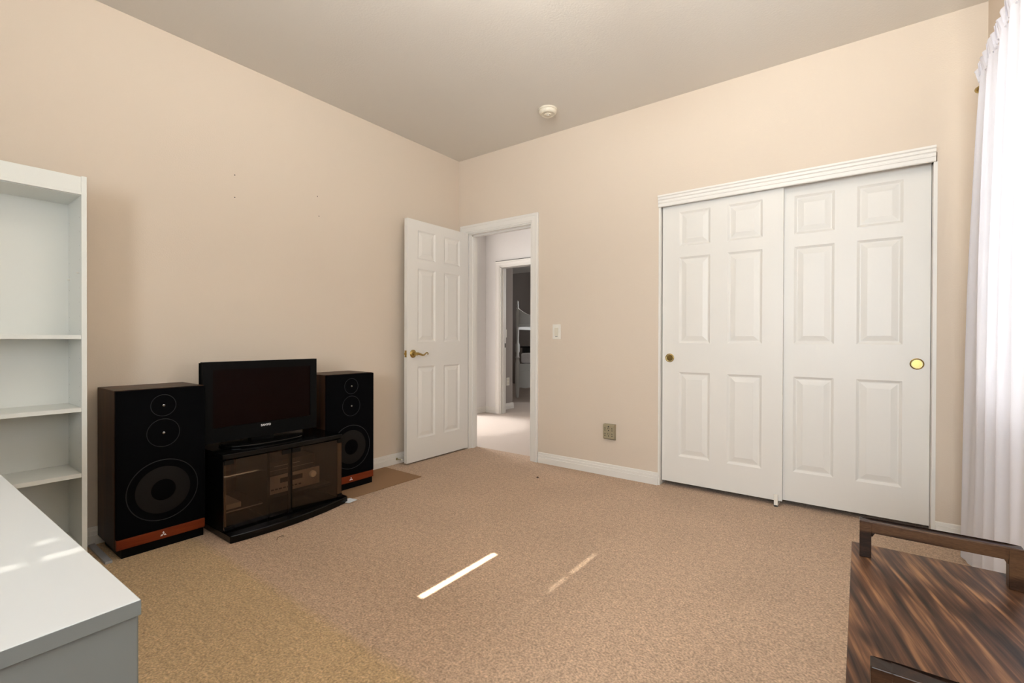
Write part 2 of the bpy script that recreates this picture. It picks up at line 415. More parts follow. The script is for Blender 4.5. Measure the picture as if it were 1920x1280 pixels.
# casing round the hall doorway
def casing_prof(s):          # distance from inner edge, projection
    return [(0, 0), (0, 0.010), (0.012, 0.012), (0.016, 0.016), (0.05, 0.018), (0.055, 0.022), (0.072, 0.022), (0.075, 0.018), (0.075, 0)]
def casing(bm, x0, x1, zt, y, side=-1, left=True, right=True, z0=0):
    P = casing_prof(0)
    def sweep(paths):
        rows = [[bm.verts.new(p) for p in row] for row in paths]
        for A, C in zip(rows, rows[1:]):
            for i in range(len(A)):
                bm.faces.new((A[i], A[(i+1) % len(A)], C[(i+1) % len(A)], C[i]))
        bm.faces.new(rows[0]); bm.faces.new(rows[-1])
    rows = []
    if left:
        rows.append([(x0-d, y+side*h, z0) for d, h in P]); rows.append([(x0-d, y+side*h, zt+d) for d, h in P])
    else: rows.append([(x0-0.0, y+side*h, zt+d) for d, h in P])
    if right:
        rows.append([(x1+d, y+side*h, zt+d) for d, h in P]); rows.append([(x1+d, y+side*h, z0) for d, h in P])
    else: rows.append([(x1, y+side*h, zt+d) for d, h in P])
    sweep(rows)
cb = bmesh.new(); casing(cb, DX0-0.012, DX1-0.006, DZ-0.006, 0, -1)
# jamb boards and stops inside the opening
box(cb, DX0-0.001, DX0+0.012, 0.0, T, 0, DZ); box(cb, DX1-0.014, DX1+0.001, -0.001, T, 0, DZ); box(cb, DX0, DX1, 0.0, T, DZ-0.016, DZ+0.001)
box(cb, DX0+0.012, DX0+0.024, 0.045, 0.085, 0, DZ-0.016); box(cb, DX1-0.026, DX1-0.014, 0.045, 0.085, 0, DZ-0.016); box(cb, DX0+0.012, DX1-0.014, 0.045, 0.085, DZ-0.03, DZ-0.016)
t1 = struct('trim_1', cb, M['trim'])
obj('strike_plate', B((DX1-0.0155, DX1-0.0135, 0.008, 0.034, 0.89, 0.95)), M['brass'], t1)

# closet head board with moulding and thin side jambs
hb = bmesh.new()
prism(hb, [(0.0, 2.0), (-0.016, 2.0), (-0.018, 2.006), (-0.018, 2.022), (-0.022, 2.026), (-0.022, 2.036), (-0.018, 2.039), (-0.018, 2.045),
           (-0.025, 2.050), (-0.025, 2.064), (-0.032, 2.070), (-0.032, 2.081), (0, 2.081)], 1.962, 3.450, 'x')
struct('trim_2', hb, M['trim'])
struct('trim_3', B((CX0-0.004, CX0+0.010, -0.004, T, 0, 2.0)), M['trim'])
struct('trim_4', B((CX1-0.014, CX1+0.002, -0.004, T, 0, 2.0)), M['trim'])

# ------------------------------------------------------------------ six panel doors
PX = ((0.117, 0.327), (0.436, 0.646)); PZ = ((0.187, 0.785), (0.989, 1.597), (1.674, 1.915))
def six_panel(w, h, t, prec=0.009):
    """door slab, face towards -y at y=0, width along +x from 0, bottom z=0"""
    bm = bmesh.new()
    sx = w/0.763; sz = h/1.995
    xs = sorted({0, w, *[a*sx for p in PX for a in p]}); zs = sorted({0, h, *[a*sz for p in PZ for a in p]})
    pan = {(round(a*sx, 5), round(c*sz, 5)): (b*sx, d*sz) for a, b in PX for c, d in PZ}
    for face, yy, sg in ((0, 0.0, 1), (1, t, -1)):
        for i in range(len(xs)-1):
            for k in range(len(zs)-1):
                x0, x1, z0, z1 = xs[i], xs[i+1], zs[k], zs[k+1]
                key = (round(x0, 5), round(z0, 5))
                if key in pan:
                    prev = None
                    for ins, dep in ((0, 0), (0.006, 0.004), (0.014, prec), (0.020, prec), (0.046, 0.0025), (0.050, 0.0015)):
                        rr = [bm.verts.new(p) for p in ((x0+ins, yy+sg*dep, z0+ins), (x1-ins, yy+sg*dep, z0+ins), (x1-ins, yy+sg*dep, z1-ins), (x0+ins, yy+sg*dep, z1-ins))]
                        if prev:
                            for q in range(4): bm.faces.new((prev[q], prev[(q+1) % 4], rr[(q+1) % 4], rr[q]))
                        prev = rr
                    bm.faces.new(prev)
                else:
                    bm.faces.new([bm.verts.new(p) for p in ((x0, yy, z0), (x1, yy, z0), (x1, yy, z1), (x0, yy, z1))])
    for a, b in (((0, 0), (w, 0)), ((w, 0), (w, h)), ((w, h), (0, h)), ((0, h), (0, 0))):
        bm.faces.new([bm.verts.new(p) for p in ((a[0], 0, a[1]), (b[0], 0, b[1]), (b[0], t, b[1]), (a[0], t, a[1]))])
    bmesh.ops.remove_doubles(bm, verts=bm.verts, dist=1e-5)
    return bm
def closet_door(name, x0, y0, pull_x):
    bm = six_panel(0.76, 1.998, 0.034)
    bmesh.ops.translate(bm, vec=(x0, y0, 0.034), verts=bm.verts)
    d = struct(name, bm, M['door'])
    r = bmesh.new()
    lathe(r, [(0.031, 0), (0.031, 0.003), (0.028, 0.0045), (0.0255, 0.003), (0.025, 0.0012)], (pull_x, y0, 0.919), (0, -1, 0), 40)
    h = obj('recessed_pull', r, M['brass'], d, smooth=True)
    f = bmesh.new(); lathe(f, [(0.0252, 0.0014), (0.012, 0.0006), (0, 0.0004)], (pull_x, y0, 0.919), (0, -1, 0), 32, cap=False)
    obj('pull_cup', f, M['pull_face'], h, smooth=True)
    return d
closet_door('door_2', 1.982, 0.028, 2.035)
closet_door('door_3', 2.680, 0.070, 3.385)
gd = B((2.700, 2.722, 0.004, 0.022, 0, 0.075), (2.700, 2.722, 0.004, 0.11, 0, 0.012))
tag(obj('floor_guide', gd, M['plastic_white'], bevel=0.002), 'small white floor guide below the meeting edge of the sliding closet doors', 'door guide')

# hall door, open against the left wall
bm = six_panel(0.748, 2.038, 0.035)
# local: width +x from free edge, face -y ; turn so the face looks to +x and the width runs along +y
bmesh.ops.rotate(bm, verts=bm.verts, cent=(0, 0, 0), matrix=Matrix.Rotation(PI/2, 3, 'Z'))
bmesh.ops.translate(bm, vec=(0.125, -0.757, 0.014), verts=bm.verts)
d1 = struct('door_1', bm, M['door'])
hd = bmesh.new(); hy, hz = -0.694, 0.925
lathe(hd, [(0.034, 0), (0.034, 0.004), (0.030, 0.008), (0.022, 0.011), (0.014, 0.013), (0.0125, 0.040), (0.014, 0.046), (0.012, 0.055), (0, 0.057)], (0.125, hy, hz), (1, 0, 0), 32)
tube(hd, [(0.168, hy, hz), (0.172, hy+0.015, hz+0.002), (0.173, hy+0.04, hz-0.004), (0.172, hy+0.062, hz-0.012), (0.170, hy+0.08, hz-0.012),
          (0.169, hy+0.098, hz-0.002), (0.168, hy+0.112, hz+0.008), (0.168, hy+0.126, hz+0.006), (0.168, hy+0.132, hz-0.003), (0.168, hy+0.126, hz-0.009)],
     [0.011, 0.011, 0.0095, 0.008, 0.007, 0.006, 0.0055, 0.005, 0.0045, 0.004], 12)
obj('lever_handle', hd, M['brass'], d1, smooth=True)
obj('latch_plate', B((0.096, 0.119, -0.7588, -0.7565, hz-0.028, hz+0.028), (0.101, 0.114, -0.768, -0.7575, hz-0.008, hz+0.008)), M['brass'], d1)
ds = thing('door_stop', (0.017, -0.775, 0.043), 'thin metal door stop on the left baseboard behind the open door', 'door stop')
sb = bmesh.new(); tube(sb, [(0.0165, -0.775, 0.043), (0.075, -0.770, 0.044)], 0.0035, 8); lathe(sb, [(0.010, 0), (0.010, 0.005)], (0.0165, -0.775, 0.043), (1, 0, 0), 14)
obj('rod', sb, M['pull_face'], ds)
sb = bmesh.new(); lathe(sb, [(0.007, 0), (0.007, 0.008), (0.004, 0.011)], (0.074, -0.770, 0.044), (1, 0, 0), 12); obj('tip', sb, M['plastic_white'], ds)

# ------------------------------------------------------------------ hall and the room beyond
FY = 1.833
struct('wall_hall_left', B((-1.31, -1.19, 1.50, FY+T, 0, 2.6)), M['hall_wall'])
struct('wall_hall_side', B((-3.2, -3.08, 0, 2.0, 0, 2.6), (-3.2, -1.31, 1.50, 1.62, 0, 2.6), (3.6, 3.72, T, FY, 0, 2.6), (-3.2, -T, 0, T, 0, 2.6)), M['hall_wall'])
OX0, OX1, OZ = -0.930, -0.17, 2.068
struct('wall_hall_back', B((-1.31, OX0, FY, FY+T, 0, 2.6), (OX0, OX1, FY, FY+T, OZ, 2.6), (OX1, 3.72, FY, FY+T, 0, 2.6)), M['hall_wall'])
struct('ceiling_hall', B((-4.2, 3.8, T+0.005, 6.2, 2.6, 2.7)), M['ceiling'])
struct('wall_hall_front', B((DX1, CX0-0.3, T, T+0.004, 0, 2.6), (-T, DX0, T, T+0.004, 0, 2.6), (DX0, DX1, T, T+0.004, DZ, 2.6)), M['hall_wall'])
cb = bmesh.new(); casing(cb, OX0, OX1, OZ-0.005, FY, -1)
box(cb, OX0-0.001, OX0+0.014, FY, FY+T, 0, OZ); box(cb, OX1-0.014, OX1+0.001, FY, FY+T, 0, OZ); box(cb, OX0, OX1, FY, FY+T, OZ-0.015, OZ+0.001)
box(cb, OX0+0.014, OX0+0.026, FY+0.04, FY+0.075, 0, OZ-0.015)
t5 = struct('trim_5', cb, M['trim'])
obj('strike_plate', B((OX0+0.0135, OX0+0.0155, FY+0.085, FY+0.112, 0.93, 0.99)), M['dark_slot'], t5)
cb = bmesh.new(); box(cb, -1.192, -1.172, 1.49, 1.565, 0, 2.13); box(cb, -1.33, -1.172, 1.485, 1.50, 0, 2.13); struct('trim_6', cb, M['trim'], bevel=0.004)
bb = bmesh.new(); base_y(bb, 1.565, FY, -1.19, 1); base_x(bb, -1.19, OX0-0.076, FY, -1); struct('baseboard_hall', bb, M['trim'])
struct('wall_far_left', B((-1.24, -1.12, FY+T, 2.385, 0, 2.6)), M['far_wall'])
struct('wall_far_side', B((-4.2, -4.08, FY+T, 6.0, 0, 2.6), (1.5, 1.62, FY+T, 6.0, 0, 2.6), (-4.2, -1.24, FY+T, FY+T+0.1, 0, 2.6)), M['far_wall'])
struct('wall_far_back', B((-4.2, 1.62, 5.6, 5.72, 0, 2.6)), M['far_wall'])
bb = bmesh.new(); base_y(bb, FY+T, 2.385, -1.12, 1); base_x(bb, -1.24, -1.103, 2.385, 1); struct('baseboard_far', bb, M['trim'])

obj('gap_shadow', B((OX0-0.066, OX1+0.066, FY-0.023, FY, OZ+0.0705, OZ+0.0745)), M['dark_slot'], t5)  # dark strip put in as the shadow gap over the casing
t = thing('added_downlight', (-0.72, 0.98, 2.6), 'unseen round recessed light added for the bright patch on the hall floor', 'lamp')
sb = bmesh.new(); ring(sb, (-0.72, 0.98, 2.597), 0.075, 0.008, (0, 0, 1), 32); obj('trim_ring', sb, M['plastic_white'], t, smooth=True)
def switch(name, c, axis, w, h, label, cat='light switch', rocker=True, mat=None):
    """wall plate centred at c, facing axis ('-y' or '+x')"""
    t = thing(name, c, label, cat)
    def bx(u0, u1, z0, z1, d0, d1):
        if axis == '-y': return B((c[0]+u0, c[0]+u1, c[1]-d1, c[1]-d0, c[2]+z0, c[2]+z1))
        return B((c[0]+d0, c[0]+d1, c[1]+u0, c[1]+u1, c[2]+z0, c[2]+z1))
    obj('plate', bx(-w/2, w/2, -h/2, h/2, 0, 0.006), mat or M['plastic_white'], t, bevel=0.003)
    return t, bx
t, bx = switch('light_switch', (1.107, 0, 1.112), '-y', 0.078, 0.124, 'white rocker light switch on the back wall right of the doorway')
obj('rocker', bx(-0.017, 0.017, -0.033, 0.033, 0.005, 0.010), M['plastic_ivory'], t, bevel=0.002)
obj('dimmer_slider', bx(-0.011, 0.011, -0.043, -0.039, 0.005, 0.008), M['dark_grey'], t)
t, bx = switch('light_switch', (-1.12, 2.197, 1.134), '+x', 0.075, 0.12, 'small white light switch on the dim wall seen through both doorways')
obj('rocker', bx(-0.006, 0.006, -0.012, 0.012, 0.005, 0.014), M['plastic_white'], t)
t, bx = switch('wall_outlet', (-1.12, 2.266, 0.413), '+x', 0.075, 0.12, 'small white outlet low on the dim wall seen through both doorways', 'outlet')
for dz in (-0.026, 0.026): obj('socket', bx(-0.016, 0.016, dz-0.016, dz+0.016, 0.005, 0.008), M['plastic_ivory'], t)

# six-way outlet tap on the back wall
t = thing('outlet_tap', (1.59, 0, 0.339), 'tan six-socket plug-in outlet tap low on the back wall', 'outlet tap')
pb = bmesh.new(); prism(pb, [(0, 0.278), (-0.024, 0.284), (-0.036, 0.292), (-0.036, 0.392), (-0.028, 0.401), (0, 0.401)], 1.545, 1.638, 'x')
obj('body', pb, M['plastic_tan'], t, bevel=0.003)
for i in range(3):
    for k in range(2):
        cx, cz = 1.562 + i*0.029, 0.320 + k*0.042
        obj('socket', B((cx-0.0055, cx-0.0035, -0.0372, -0.0355, cz+0.002, cz+0.013), (cx+0.0035, cx+0.0055, -0.0372, -0.0355, cz+0.003, cz+0.012), (cx-0.003, cx+0.003, -0.0372, -0.0355, cz-0.011, cz-0.005)), M['dark_slot'], t)
sb = bmesh.new(); lathe(sb, [(0.005, 0), (0.005, 0.0025), (0, 0.003)], (1.591, -0.036, 0.383), (0, -1, 0), 14); obj('screw', sb, M['dark_grey'], t)

# smoke detector
t = thing('smoke_detector', (1.249, -0.375, H), 'round ivory smoke detector on the ceiling near the back wall', 'smoke detector')
sb = bmesh.new(); lathe(sb, [(0.068, 0), (0.068, 0.012), (0.062, 0.014)], (1.249, -0.375, H), (0, 0, -1), 40); obj('mounting_base', sb, M['plastic_ivory'], t, smooth=True)
sb = bmesh.new(); lathe(sb, [(0.062, 0.012), (0.066, 0.016), (0.066, 0.026), (0.060, 0.036), (0.050, 0.040), (0.046, 0.0385), (0.026, 0.0385), (0.024, 0.042), (0, 0.043)], (1.249, -0.375, H), (0, 0, -1), 40)
obj('cover', sb, M['plastic_ivory'], t, smooth=True)
sb = bmesh.new(); lathe(sb, [(0.009, 0.042), (0.009, 0.046), (0, 0.047)], (1.249, -0.375, H), (0, 0, -1), 16); obj('test_button', sb, M['plastic_white'], t, smooth=True)

# unseen hanging bowl lamp added above the frame, shaped to light the ceiling
LX, LY = 2.45, -2.30
t = thing('added_ceiling_lamp', (LX, LY, H), 'unseen hanging bowl lamp added to light the ceiling', 'lamp')
sb = bmesh.new(); lathe(sb, [(0.06, 0), (0.06, 0.015), (0.02, 0.03), (0.008, 0.034), (0.008, 0.24)], (LX, LY, H), (0, 0, -1), 32); obj('canopy', sb, M['brass'], t, smooth=True)
sb = bmesh.new(); lathe(sb, [(0.20, 2.445), (0.19, 2.40), (0.15, 2.35), (0.08, 2.32), (0, 2.31), (0, 2.315), (0.08, 2.326), (0.147, 2.356), (0.186, 2.403), (0.196, 2.445), (0.20, 2.445)], (LX, LY, 0), (0, 0, 1), 40, cap=False); obj('bowl', sb, M['plastic_white'], t, smooth=True)
for a in (0.5, 0.5+2*PI/3, 0.5+4*PI/3):
    sb = bmesh.new(); tube(sb, [(LX, LY, H-0.04), (LX+0.198*math.cos(a), LY+0.198*math.sin(a), 2.445)], 0.003, 6); obj('stay', sb, M['brass'], t)

# ------------------------------------------------------------------ bookcase
BY0, BY1, BD = -3.59, -2.786, 0.28
t = thing('bookcase', (0.016, (BY0+BY1)/2, 0), 'tall white empty bookcase against the left wall', 'bookcase')
W = M['furn_white']
obj('side_panel', B((0.018, BD, BY1-0.019, BY1, 0, 1.788)), W, t, bevel=0.0012)
obj('side_panel', B((0.018, BD, BY0, BY0+0.019, 0, 1.788)), W, t, bevel=0.0012)
obj('back_panel', B((0.018, 0.022, BY0+0.019, BY1-0.019, 0.0, 1.77)), W, t)
obj('top_panel', B((0.022, BD-0.014, BY0+0.019, BY1-0.019, 1.700, 1.718)), W, t)
fb = B((BD-0.014, BD-0.001, BY0+0.019, BY1-0.019, 1.702, 1.784), (BD-0.001, BD+0.003, BY0+0.019, BY1-0.019, 1.702, 1.716)); obj('top_rail', fb, W, t, bevel=0.0012)
for z1 in (1.063, 0.731, 0.431, 0.10):
    obj('shelf', B((0.023, BD-0.002, BY0+0.0195, BY1-0.0195, z1-0.019, z1)), W, t, bevel=0.0012)
obj('kick_board', B((BD-0.03, BD-0.014, BY0+0.019, BY1-0.019, 0, 0.081)), W, t)
for (x, z) in ((0.235, 1.350), (0.06, 1.330)):
    sb = bmesh.new(); lathe(sb, [(0.003, 0), (0.003, 0.008), (0, 0.009)], (x, BY1-0.019, z), (0, -1, 0), 10); obj('shelf_pin', sb, M['plastic_white'], t)
for x in (0.05, 0.245):
    for k in range(18):
        sb = bmesh.new(); lathe(sb, [(0.0022, 0.0002), (0, 0.0004)], (x, BY1-0.019, 0.50+k*0.065), (0, -1, 0), 6, cap=False)
        obj('pin_hole', sb, M['grey_strip'], t)

# ------------------------------------------------------------------ desk (local coordinates: near right corner of the top at origin)
DZT = 0.74
t = thing('desk', (2.449, -3.1655, 0), 'long white desk with glossy top and end panel darkened for shade in the left foreground', 'desk', rotz=math.radians(1.5))
Lh, Dp = 2.0, 0.68
obj('desk_top', B((-Lh, -0.0005, -Dp, 0, DZT-0.018, DZT)), M['desk_top'], t, bevel=0.001, local=True)
obj('shaded_edge', B((-0.0005, 0.0005, -Dp, 0, DZT-0.018, DZT-0.001)), M['desk_side_shade'], t, local=True)  # rim face split off and darkened as shade
obj('end_panel', B((-0.028, -0.004, -Dp+0.015, -0.001, 0, DZT-0.0185)), M['desk_side_shade'], t, bevel=0.002, local=True)
obj('end_panel', B((-Lh+0.02, -Lh+0.043, -Dp+0.015, -0.018, 0, DZT-0.0185)), M['desk_side_shade'], t, bevel=0.002, local=True)
obj('modesty_panel', B((-Lh+0.0435, -0.0285, -0.06, -0.042, 0.20, DZT-0.0185)), M['desk_side_shade'], t, local=True)

# ------------------------------------------------------------------ loudspeakers
def make_speaker(x1, y0, y1, label, group):
    z0, z1 = 0.046, 0.80
    c = ((x1)/2, (y0+y1)/2, 0)
    t = thing('floor_speaker', (0.03, (y0+y1)/2, 0), label, 'speaker', group)
    obj('cabinet', B((0.022, x1-0.022, y0, y1, z0, z1)), M['walnut'], t, bevel=0.003)
    obj('plinth', B((0.05, x1-0.012, y0+0.022, y1-0.006, 0.001, z0)), M['black_satin'], t)
    k = obj('kick_strip', B((x1-0.022, x1-0.002, y0+0.002, y1-0.002, z0, 0.094)), M['red_wood'], t, bevel=0.0015)
    g = B((x1-0.0215, x1, y0+0.001, y1-0.001, 0.095, z1-0.002)); obj('grille', g, M['black_cloth'], t, bevel=0.004)
    cy = (y0+y1)/2
    # emblem of three diamonds
    eb = bmesh.new(); ex = x1-0.0012; ez = 0.068; s = 0.0085
    for a in (90, 210, 330):
        d = Vector((0, math.cos(math.radians(a)), math.sin(math.radians(a)))); n = Vector((0, -d.z, d.y))
        pts = [Vector((ex, cy, ez)), Vector((ex, cy, ez)) + d*s*0.87 + n*s*0.5, Vector((ex, cy, ez)) + d*s*1.74, Vector((ex, cy, ez)) + d*s*0.87 - n*s*0.5]
        f = bm_face(eb, pts)
    r = bmesh.ops.extrude_face_region(eb, geom=list(eb.faces)); bmesh.ops.translate(eb, vec=(-0.0012, 0, 0), verts=[v for v in r['geom'] if isinstance(v, bmesh.types.BMVert)])
    obj('three_diamond_emblem', eb, M['white_emblem'], k)
    X = (1, 0, 0)
    w = bmesh.new(); ring(w, (x1+0.001, cy, 0.292), 0.150, 0.0022, X, 64)
    wo = obj('woofer', w, M['ring'], t, smooth=True)
    w = bmesh.new(); lathe(w, [(0.116, 0.0012), (0.114, 0.002), (0.052, 0.0012)], (x1, cy, 0.292), X, 56, cap=False); obj('cone', w, M['cone'], wo, smooth=True)
    w = bmesh.new(); lathe(w, [(0.052, 0.0014), (0.04, 0.004), (0.02, 0.006), (0, 0.0065)], (x1, cy, 0.292), X, 40, cap=False); obj('dust_cap', w, M['black_cloth'], wo, smooth=True)
    w = bmesh.new(); ring(w, (x1+0.001, cy, 0.577), 0.069, 0.0015, X, 56)
    mo = obj('midrange_driver', w, M['ring'], t, smooth=True)
    w = bmesh.new(); lathe(w, [(0.008, 0.001), (0.006, 0.005), (0, 0.0065)], (x1, cy, 0.577), X, 20, cap=False); obj('dome', w, M['dome'], mo, smooth=True)
    w = bmesh.new(); ring(w, (x1+0.001, cy, 0.714), 0.053, 0.0016, X, 56)
    to = obj('tweeter', w, M['ring'], t, smooth=True)
    w = bmesh.new(); lathe(w, [(0.008, 0.001), (0.006, 0.005), (0, 0.0065)], (x1, cy, 0.714), X, 20, cap=False); obj('dome', w, M['dome'], to, smooth=True)
    return t
def bm_face(bm, pts):
    return bm.faces.new([bm.verts.new(p) for p in pts])
spk = make_speaker(0.335, -2.696, -2.321, 'tall black floor speaker with a walnut side standing next to the white bookcase', 'pair of floor speakers')
sp2 = copy_tree(spk)
sp2.location = Vector(spk.location) + Vector((-0.036, 2.5085-1.405, 0.0065))
sp2['label'] = 'tall black floor speaker standing on brown cardboard nearest the open door'

tag(obj('cardboard_sheet', B((0.03, 0.462, -1.60, -0.905, 0.0, 0.006)), M['cardboard'], bevel=0.001), 'flat brown cardboard sheet under the speaker nearest the open door', 'cardboard')
tag(obj('plastic_strip', B((0.03, 0.335, -2.735, -2.708, 0.0, 0.012)), M['grey_strip'], bevel=0.002), 'narrow grey strip on the floor between the bookcase and the black speaker', 'strip')
pp = bmesh.new(); prism(pp, [(0.44, -1.60), (0.535, -1.585), (0.525, -1.515), (0.46, -1.525)], 0.0065, 0.0085, 'z')
tag(obj('paper_sheet', pp, M['paper']), 'small white paper peeking out by the right end of the media cabinet', 'paper')

# ------------------------------------------------------------------ media cabinet
CY0, CY1, CXF, CXB = -2.296, -1.606, 0.485, 0.06
t = thing('media_cabinet', (0.27, -1.95, 0), 'low black media cabinet with smoked glass doors between the two speakers', 'cabinet')
G = M['black_satin']
def bow(y):     # extra depth of the bowed front at y
    u = (y-(CY0+CY1)/2)/((CY1-CY0)/2+0.045)
    return 0.052*(1-u*u)
pl = bmesh.new(); n = 16
ys = [CY0+0.004 + (CY1+0.04-CY0-0.004)*i/n for i in range(n+1)]
pts = [(CXB+0.02, CY0+0.004)] + [(0.55 - 0.055*(i/n) + bow(y), y) for i, y in enumerate(ys)] + [(CXB+0.02, CY1+0.04)]
prism(pl, pts, 0.0, 0.042, 'z'); obj('plinth', pl, M['black_gloss'], t, bevel=0.006)
obj('side_panel', B((CXB, CXF-0.006, CY0, CY0+0.018, 0.043, 0.418)), G, t)
obj('side_panel', B((CXB, CXF-0.006, CY1-0.018, CY1, 0.043, 0.418)), G, t)
obj('back_panel', B((CXB, CXB+0.006, CY0+0.018, CY1-0.018, 0.043, 0.418)), M['walnut'], t)
tb = bmesh.new()
ys = [CY0-0.004 + (CY1-CY0+0.008)*i/n for i in range(n+1)]
prism(tb, [(CXB, CY0-0.004)] + [(0.488+0.3*bow(y), y) for y in ys] + [(CXB, CY1+0.004)], 0.4185, 0.446, 'z'); obj('top_panel', tb, M['black_gloss'], t, bevel=0.004)
obj('divider', B((CXB+0.006, CXF-0.03, -2.055, -2.04, 0.043, 0.418)), G, t)
obj('gap_backing', B((CXF-0.012, CXF+0.002, -1.9465, -1.9255, 0.043, 0.418)), G, t)  # dark strip added behind the glass doors to blacken the middle gap
obj('shelf', B((CXB+0.006, 0.40, -2.277, -2.0555, 0.105, 0.117)), G, t)
obj('shelf_edge', B((0.4005, 0.404, -2.277, -2.0555, 0.109, 0.115)), M['silver'], t)
obj('shelf', B((CXB+0.006, 0.40, -2.0395, -1.6245, 0.112, 0.124)), G, t)
mid = -1.936
for (a, b) in ((CY0+0.002, mid-0.0035), (mid+0.0035, CY1-0.002)):
    gd = obj('glass_door', B((CXF+0.004, CXF+0.009, a, b, 0.052, 0.412)), M['smoked'], t)
    yc = b if b < mid else a
    ea, eb_ = (a, a+0.012) if b < mid else (b-0.026, b)
    obj('edge_strip', B((CXF+0.0012, CXF+0.0038, ea, eb_, 0.056, 0.408)), M['edge_grey'], gd)
    obj('catch_plate', B((CXF+0.0092, CXF+0.013, min(yc, yc+(0.05 if yc > mid else -0.05)), max(yc, yc+(0.05 if yc > mid else -0.05)), 0.388, 0.413)), M['black_gloss'], gd)
    yo = a if b < mid else b
    for zz in ((0.392, 0.414), (0.05, 0.07)):
        obj('hinge', B((CXF+0.0092, CXF+0.013, min(yo, yo+(0.045 if b < mid else -0.03)), max(yo, yo+(0.045 if b < mid else -0.03)), *zz)), M['black_gloss'], gd)
# receiver inside
t = thing('stereo_receiver', (0.24, -1.855, 0.1245), 'silver-faced stereo receiver inside the media cabinet behind glass', 'receiver')
obj('case', B((0.10, 0.345, -2.035, -1.677, 0.1295, 0.232)), M['black_satin'], t)
fp = obj('front_panel', B((0.3452, 0.353, -2.037, -1.675, 0.128, 0.234)), M['silver'], t, bevel=0.002)
obj('display', B((0.3531, 0.3545, -1.93, -1.79, 0.186, 0.214)), M['dark_slot'], t)
def knob(y, z, r):
    k = bmesh.new(); lathe(k, [(r, 0), (r*0.95, 0.014), (r*0.8, 0.017), (0, 0.017)], (0.353, y, z), (1, 0, 0), 24); return k
obj('volume_knob', knob(-1.725, 0.196, 0.021), M['white_emblem'], t, smooth=True)
obj('selector_knob', knob(-2.01, 0.192, 0.012), M['dark_grey'], t, smooth=True)
for i in range(8):
    obj('button', B((0.3531, 0.3565, -1.985+i*0.024, -1.969+i*0.024, 0.150, 0.158)), M['dark_grey'], t)
for y in (-2.0, -1.71): obj('foot', B((0.32, 0.34, y-0.012, y+0.012, 0.1245, 0.1295)), M['dark_grey'], t)
t = thing('tape_deck', (0.24, -1.855, 0.2325), 'slim dark deck lying on top of the silver receiver', 'tape deck')
obj('case', B((0.11, 0.335, -2.03, -1.70, 0.2365, 0.315)), M['black_satin'], t)
obj('front_panel', B((0.3352, 0.340, -2.03, -1.70, 0.236, 0.316)), M['dark_grey'], t, bevel=0.001)
obj('tray_slot', B((0.3401, 0.3412, -1.96, -1.80, 0.285, 0.288)), M['silver'], t)
obj('trim_line', B((0.3401, 0.3412, -2.02, -1.71, 0.262, 0.264)), M['silver'], t)
for y in (-2.0, -1.73): obj('foot', B((0.30, 0.325, y-0.012, y+0.012, 0.234, 0.2365)), M['dark_grey'], t)
tag(obj('grey_box', B((0.20, 0.38, -2.265, -2.16, 0.1172, 0.145)), M['grey_strip'], bevel=0.003), 'small grey box on the left shelf inside the media cabinet', 'box')

# ------------------------------------------------------------------ television
t = thing('television', (0.28, -1.994, 0.446), 'small black flat-screen television on the media cabinet', 'television')
TY0, TY1, TZ0, TZ1 = -2.322, -1.667, 0.476, 0.920
fr = bmesh.new()
bz = ((0.062, 0.050, 0.048, 0.085))     # left, right, top, bottom widths
a0, a1, b0, b1 = TY0+bz[0]-0.014, TY1-bz[1]+0.008, TZ0+bz[3]-0.004, TZ1-bz[2]+0.004
box(fr, 0.27, 0.304, TY0, a0, TZ0, TZ1); box(fr, 0.27, 0.304, a1, TY1, TZ0, TZ1); box(fr, 0.27, 0.304, a0, a1, TZ0, b0); box(fr, 0.27, 0.304, a0, a1, b1, TZ1)
bmesh.ops.remove_doubles(fr, verts=fr.verts, dist=1e-6)
obj('bezel', fr, M['black_satin'], t)
obj('screen', B((0.288, 0.298, a0-0.0, a1, b0, b1)), M['screen'], t)
bk = bmesh.new(); prism(bk, [(0.2698, TY0-0.008), (0.2698, TY1+0.002), (0.235, TY1-0.03), (0.19, TY1-0.12), (0.19, TY0+0.12), (0.235, TY0+0.03)], TZ0+0.002, TZ1-0.004, 'z'); obj('back_cover', bk, M['black_satin'], t)
obj('neck', B((0.23, 0.275, -2.06, -1.93, 0.460, 0.476)), M['black_gloss'], t)
sb = bmesh.new(); n = 24
pts = [(0.29 + 0.135*math.copysign(abs(math.cos(2*PI*i/n))**0.8, math.cos(2*PI*i/n)), -1.994 + 0.235*math.copysign(abs(math.sin(2*PI*i/n))**0.8, math.sin(2*PI*i/n))) for i in range(n)]
prism(sb, pts, 0.4462, 0.460, 'z'); obj('stand_base', sb, M['black_gloss'], t, bevel=0.005)
cu = bpy.data.curves.new('badge_text', 'FONT'); cu.body = 'SANYO'; cu.size = 0.0165; cu.extrude = 0.0006; cu.offset = 0.0006; cu.align_x = 'CENTER'; cu.space_character = 1.08
tmp = bpy.data.objects.new('badge_text', cu); COL.objects.link(tmp)
dg = bpy.context.evaluated_depsgraph_get(); me = bpy.data.meshes.new_from_object(tmp.evaluated_get(dg))
bpy.data.objects.remove(tmp); me.name = 'badge_lettering'
me.transform(Matrix.Rotation(PI/2, 4, 'Z') @ Matrix.Rotation(PI/2, 4, 'X'))
me.transform(Matrix.Translation(Vector((0.3046, -1.990, 0.5335)) - ORG[t]))
me.materials.clear(); me.materials.append(M['white_emblem'])
bo = bpy.data.objects.new('badge_lettering', me); COL.objects.link(bo); bo.parent = t; ORG[bo] = ORG[t]

